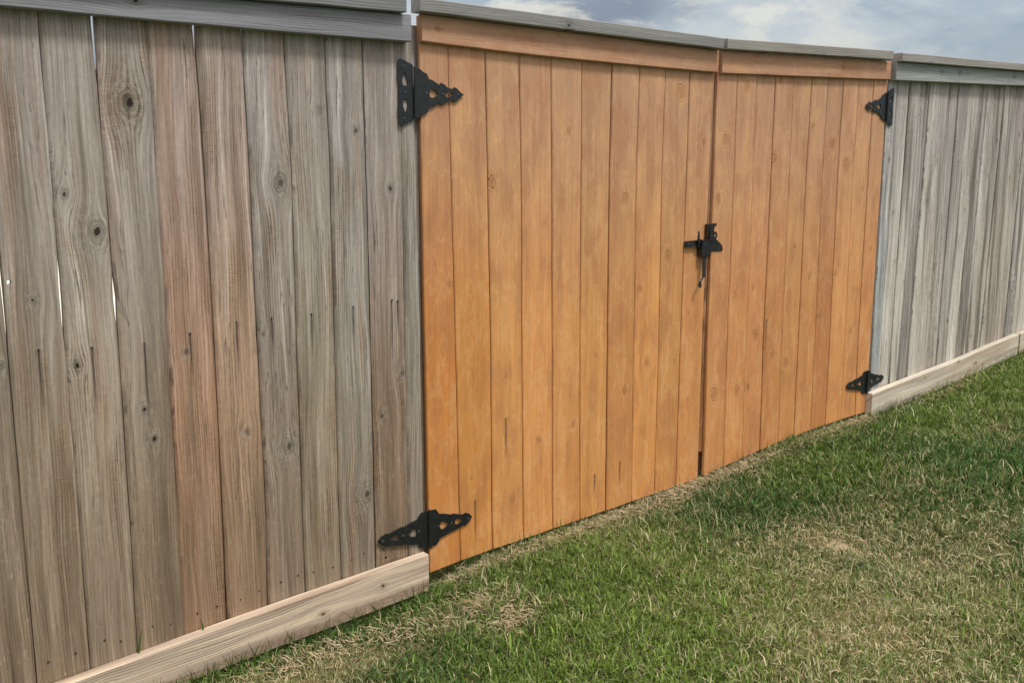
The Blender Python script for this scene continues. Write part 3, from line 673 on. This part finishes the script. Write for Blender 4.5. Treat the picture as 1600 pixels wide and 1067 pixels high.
# post wrap that fills the slot between gate and fence
o, cx = picket(fr, [(4.70, 1.9), (4.70, 0)], [(4.742, 1.9), (4.742, 0)], lambda x: .10, lambda x: 1.90, y0=.026, th=.038, mat='grey', tone=lin(112, 100, 90), name='hinge_batten'); shift(o, fr)
o, cx = picket(fl, [(1.905, 1.9), (1.905, -.2)], [(1.962, 1.9), (1.962, -.2)], lambda x: -.06, lambda x: 1.88, y0=.0235, th=.036, mat='grey', tone=lin(116, 108, 98), name='hinge_batten')
# the left picket row ends on an upright set behind the kickboard
# ------------------------------------------------------------------ cut steel sheet parts
def sheet(parent, name, outline, holes, th, y_front, bevel=.0006, mat='steel'):
    """flat steel part cut from sheet: outline and holes as (x, z) in the parent's own space"""
    cu = bpy.data.curves.new('tmp', 'CURVE'); cu.dimensions = '2D'; cu.fill_mode = 'BOTH'; cu.extrude = max(th/2-bevel, .0002); cu.bevel_depth = bevel
    for pts in [outline]+list(holes):
        s = cu.splines.new('POLY'); s.points.add(len(pts)-1); s.use_cyclic_u = True
        for i, p in enumerate(pts): s.points[i].co = (p[0], p[1], 0, 1)
    ob = bpy.data.objects.new('tmp', cu); COL.objects.link(ob)
    dg = bpy.context.evaluated_depsgraph_get(); me = bpy.data.meshes.new_from_object(ob.evaluated_get(dg))
    bpy.data.objects.remove(ob); bpy.data.curves.remove(cu); me.materials.clear(); me.name = name
    for vtx in me.vertices:
        x, y, z = vtx.co; vtx.co = (x, y_front+th/2-z, y)
    return link(me, name, M[mat], parent)
def tear(cx, cz, l, w, flip=1, vert=False, n=12):
    pts = []
    for a in np.linspace(0, 2*math.pi, n+1)[:-1]:
        x = l/2*math.cos(a); z = w/2*math.sin(a)*(0.55+.45*math.cos(a))*1.35
        x *= flip
        pts.append((cx+z, cz+x) if vert else (cx+x, cz+z))
    return pts
def solid(parent, name, fn, mat='steel'):
    bm = bmesh.new(); fn(bm); bmesh.ops.recalc_face_normals(bm, faces=bm.faces)
    me = bpy.data.meshes.new(name); bm.to_mesh(me); bm.free(); return link(me, name, M[mat], parent)
def cyl(bm, c, r, h, axis='Z', seg=16, r2=None):
    g_ = bmesh.ops.create_cone(bm, cap_ends=True, segments=seg, radius1=r, radius2=r if r2 is None else r2, depth=h)
    rot = {'Z': Matrix.Identity(3), 'Y': Matrix.Rotation(math.pi/2, 3, 'X'), 'X': Matrix.Rotation(math.pi/2, 3, 'Y')}[axis]
    for v_ in g_['verts']: v_.co = rot @ v_.co + Vector(c)
def box(bm, lo, hi, bev=.0008):
    g_ = bmesh.ops.create_cube(bm, size=1)
    for v_ in g_['verts']: v_.co = Vector([lo[i]+(v_.co[i]+.5)*(hi[i]-lo[i]) for i in range(3)])
    if bev: bmesh.ops.bevel(bm, geom=list({e for v_ in g_['verts'] for e in v_.link_edges}), offset=bev, segments=2, affect='EDGES')
_scr = None
def screw(parent, x, z, y, r=.0048, mat='steel'):
    global _scr
    if _scr is None:
        bm = bmesh.new(); cyl(bm, (0, 0, 0), 1, .5, 'Y', 14, .75)
        for v_ in bm.verts: pass
        bmesh.ops.create_cube(bm, size=.5)
        _scr = bpy.data.meshes.new('screw'); bm.to_mesh(_scr); bm.free(); _scr.materials.append(M['bolt'])
    o = bpy.data.objects.new('screw', _scr); COL.objects.link(o); o.parent = parent; o.location = (x, y-.001, z); o.scale = (r, .006, r); o.rotation_euler = (0, random.uniform(0, 3), 0)

def t_hinge(label, loc, mirror=1):
    h = thing('strap_hinge', label, 'hinge', loc, 'black gate hinges')
    k = mirror
    X = lambda pts: [(p[0]*k, p[1]) for p in pts]
    yf = -.0045 if k == 1 else -.0045
    strap = [(.004, .078), (.020, .078), (.034, .068), (.050, .062), (.057, .046), (.072, .043), (.098, .029), (.106, .036), (.120, .031), (.130, .023), (.152, .017), (.160, .024), (.170, .021), (.184, .010), (.199, .0),
             (.184, -.010), (.170, -.021), (.160, -.024), (.152, -.017), (.130, -.023), (.120, -.031), (.106, -.036), (.098, -.029), (.072, -.043), (.057, -.046), (.050, -.062), (.034, -.068), (.020, -.078), (.004, -.078)]
    sh = [tear(.078, 0, .040, .034, -1), tear(.140, 0, .036, .023, -1)]
    sheet(h, 'strap', X(strap), [X(a) for a in sh], .0035, yf)
    plate = [(-.006, .088), (-.050, .106), (-.060, .104), (-.062, .094), (-.061, .070), (-.064, .058), (-.060, .030), (-.060, -.030), (-.064, -.058), (-.061, -.070), (-.062, -.094), (-.060, -.104), (-.050, -.106), (-.006, -.088)]
    ph = [tear(-.037, .044, .048, .025, -1, True), tear(-.037, -.044, .048, .025, 1, True)]
    sheet(h, 'mounting_plate', X(plate), [X(a) for a in ph], .0035, yf)
    def barrel(bm):
        for z in (-.061, -.0305, 0, .0305, .061): cyl(bm, (0, yf-.004, z), .0058, .0295, 'Z', 14)
        cyl(bm, (0, yf-.004, .0), .0046, .158, 'Z', 12); cyl(bm, (0, yf-.004, .080), .0065, .004, 'Z', 12); cyl(bm, (0, yf-.004, -.080), .0065, .004, 'Z', 12)
    solid(h, 'barrel', barrel)
    for x, z in ((-.043, .083), (-.037, .0), (-.043, -.083), (.046, 0), (.112, 0), (.174, 0)): screw(h, x*k, z, yf)
    return h
def d_hinge(label, loc, mirror=1):
    h = thing('strap_hinge', label, 'hinge', loc, 'black gate hinges')
    strap = [(.004, .068), (.030, .066), (.040, .052), (.044, .046), (.072, .040), (.094, .032), (.104, .033), (.150, .020), (.158, .024), (.176, .018), (.190, .003),
             (.176, -.013), (.158, -.024), (.150, -.020), (.104, -.033), (.094, -.032), (.072, -.040), (.044, -.046), (.040, -.058), (.030, -.066), (.004, -.068)]
    for k in (1, -1):
        kk = 1.0 if k == 1 else 1.12
        X = lambda pts: [(p[0]*k*kk, p[1]) for p in pts]
        o = sheet(h, 'strap', X(strap), [X(tear(.066, 0, .040, .034, -1)), X(tear(.130, 0, .038, .025, -1))], .0035, -.0045)
        for x in (.040, .098, .172): screw(h, x*k*kk, 0, -.0045)
    def barrel(bm):
        for z in (-.054, -.027, 0, .027, .054): cyl(bm, (0, -.009, z), .0058, .0262, 'Z', 14)
        cyl(bm, (0, -.009, 0), .0046, .142, 'Z', 12)
    solid(h, 'barrel', barrel)
    return h
# (the lower straps sit on planks; the pivot stands over the slot between post and leaf)
h1 = t_hinge('large black T-hinge at the top left corner of the orange gate', (1.9135, -.0045, 1.6625), 1)
h2 = d_hinge('large black double strap hinge low on the left edge of the orange gate', (1.9455, -.0045, .152), 1)
h3 = t_hinge('black T-hinge at the top right corner of the gate beside silvery fence', (4.7085, -.0045, 1.7025), -1)
h4 = d_hinge('black strap hinge low on the right edge of the gate above pale kickboard', (4.680, -.0045, .312), 1)
for h in (h3, h4): h.scale = (.93, 1, .86) if h is h3 else (.84, 1, .86)

# ------------------------------------------------------------------ latch
lt = thing('gate_latch', 'black steel gate latch with hanging thumb lever where the two gate leaves meet', 'latch', (3.38, 0, 1.08))
P = lambda pts: [(x-3.38, z-1.08) for x, z in pts]
ring = lambda cx, cz, r, n=12: [(cx+r*math.cos(a), cz+r*math.sin(a)) for a in np.linspace(0, 2*math.pi, n+1)[:-1]]
sheet(lt, 'strike_plate', P([(3.383, 1.108), (3.383, 1.178), (3.430, 1.178), (3.430, 1.168), (3.418, 1.165), (3.414, 1.150), (3.414, 1.108)]), [], .004, -.026)
solid(lt, 'strike_arm', lambda bm: (box(bm, (.003, -.026, .030), (.009, -.001, .096)), box(bm, (.003, -.0042, .034), (.060, -.0006, .046))))
sheet(lt, 'padlock_eye', P([(3.405+.0, 1.112), (3.405, 1.142)]+[(3.424+.016*math.cos(a), 1.127+.016*math.sin(a)) for a in np.linspace(1.75, -1.75, 10)]), [P(ring(3.4265, 1.1270, .0062))], .004, -.024)
sheet(lt, 'mounting_plate', P([(3.392, 1.060), (3.392, 1.112), (3.424, 1.116), (3.449, 1.112), (3.478, 1.092), (3.496, 1.078), (3.500, 1.060), (3.494, 1.056), (3.440, 1.058)]),
      [P(ring(3.428, 1.0735, .0055)), P(ring(3.484, 1.0720, .0045))], .004, -.006)
def body(bm):
    box(bm, (-.044, -.030, -.034), (.006, -.026, .028)); box(bm, (-.044, -.0265, -.034), (-.040, -.002, .028)); box(bm, (.002, -.0265, -.034), (.006, -.006, .028))
    box(bm, (-.047, -.033, .0275), (.012, -.006, .0315)); box(bm, (-.042, -.031, -.038), (.010, -.006, -.0335)); box(bm, (.010, -.014, -.040), (.026, -.004, -.026)); box(bm, (.006, -.012, -.030), (.034, -.006, .028))
solid(lt, 'latch_body', body)
solid(lt, 'latch_bar', lambda bm: (box(bm, (-.128, -.014, .004), (-.010, -.009, .030)), box(bm, (-.126, -.0095, .006), (-.098, -.001, .028)), box(bm, (-.060, -.022, .002), (-.042, -.014, .032))))
screw(lt, -.086, .017, -.0142, .004); screw(lt, -.112, .017, -.0142, .004); screw(lt, -.020, .012, -.030, .004)
def lever(bm):
    pr = None
    path = [(-.030, -.038, -.030, .019, 0), (-.032, -.040, -.060, .019, 0), (-.036, -.043, -.095, .018, 0), (-.038, -.045, -.122, .019, 0), (-.037, -.046, -.129, .014, .6), (-.050, -.047, -.133, .012, 1.2),
            (-.064, -.048, -.140, .014, .7), (-.067, -.049, -.152, .018, .2), (-.066, -.050, -.162, .016, 0), (-.066, -.050, -.170, .005, 0)]
    for x, y, z, w, tw in path:
        x += .015; y += .018
        a = tw*.6; dx, dy = math.cos(a)*w/2, math.sin(a)*w/2; zz = tw*w*.35
        row = [bm.verts.new(p) for p in ((x-dx, y-dy-.0022, z-zz), (x+dx, y+dy-.0022, z+zz), (x+dx, y+dy+.0022, z+zz), (x-dx, y-dy+.0022, z-zz))]
        if pr:
            for j in range(4): bm.faces.new((pr[j], pr[(j+1) % 4], row[(j+1) % 4], row[j]))
        else: bm.faces.new(row)
        pr = row
    bm.faces.new(pr[::-1])
solid(lt, 'thumb_lever', lever)
def tip(bm):
    cyl(bm, (-.058, -.022, .050), .0055, .034, 'Z', 10, .0035); cyl(bm, (-.058, -.022, .068), .0050, .010, 'Z', 10, .0012); box(bm, (-.064, -.026, .018), (-.046, -.018, .036))
solid(lt, 'trip_lever', tip)
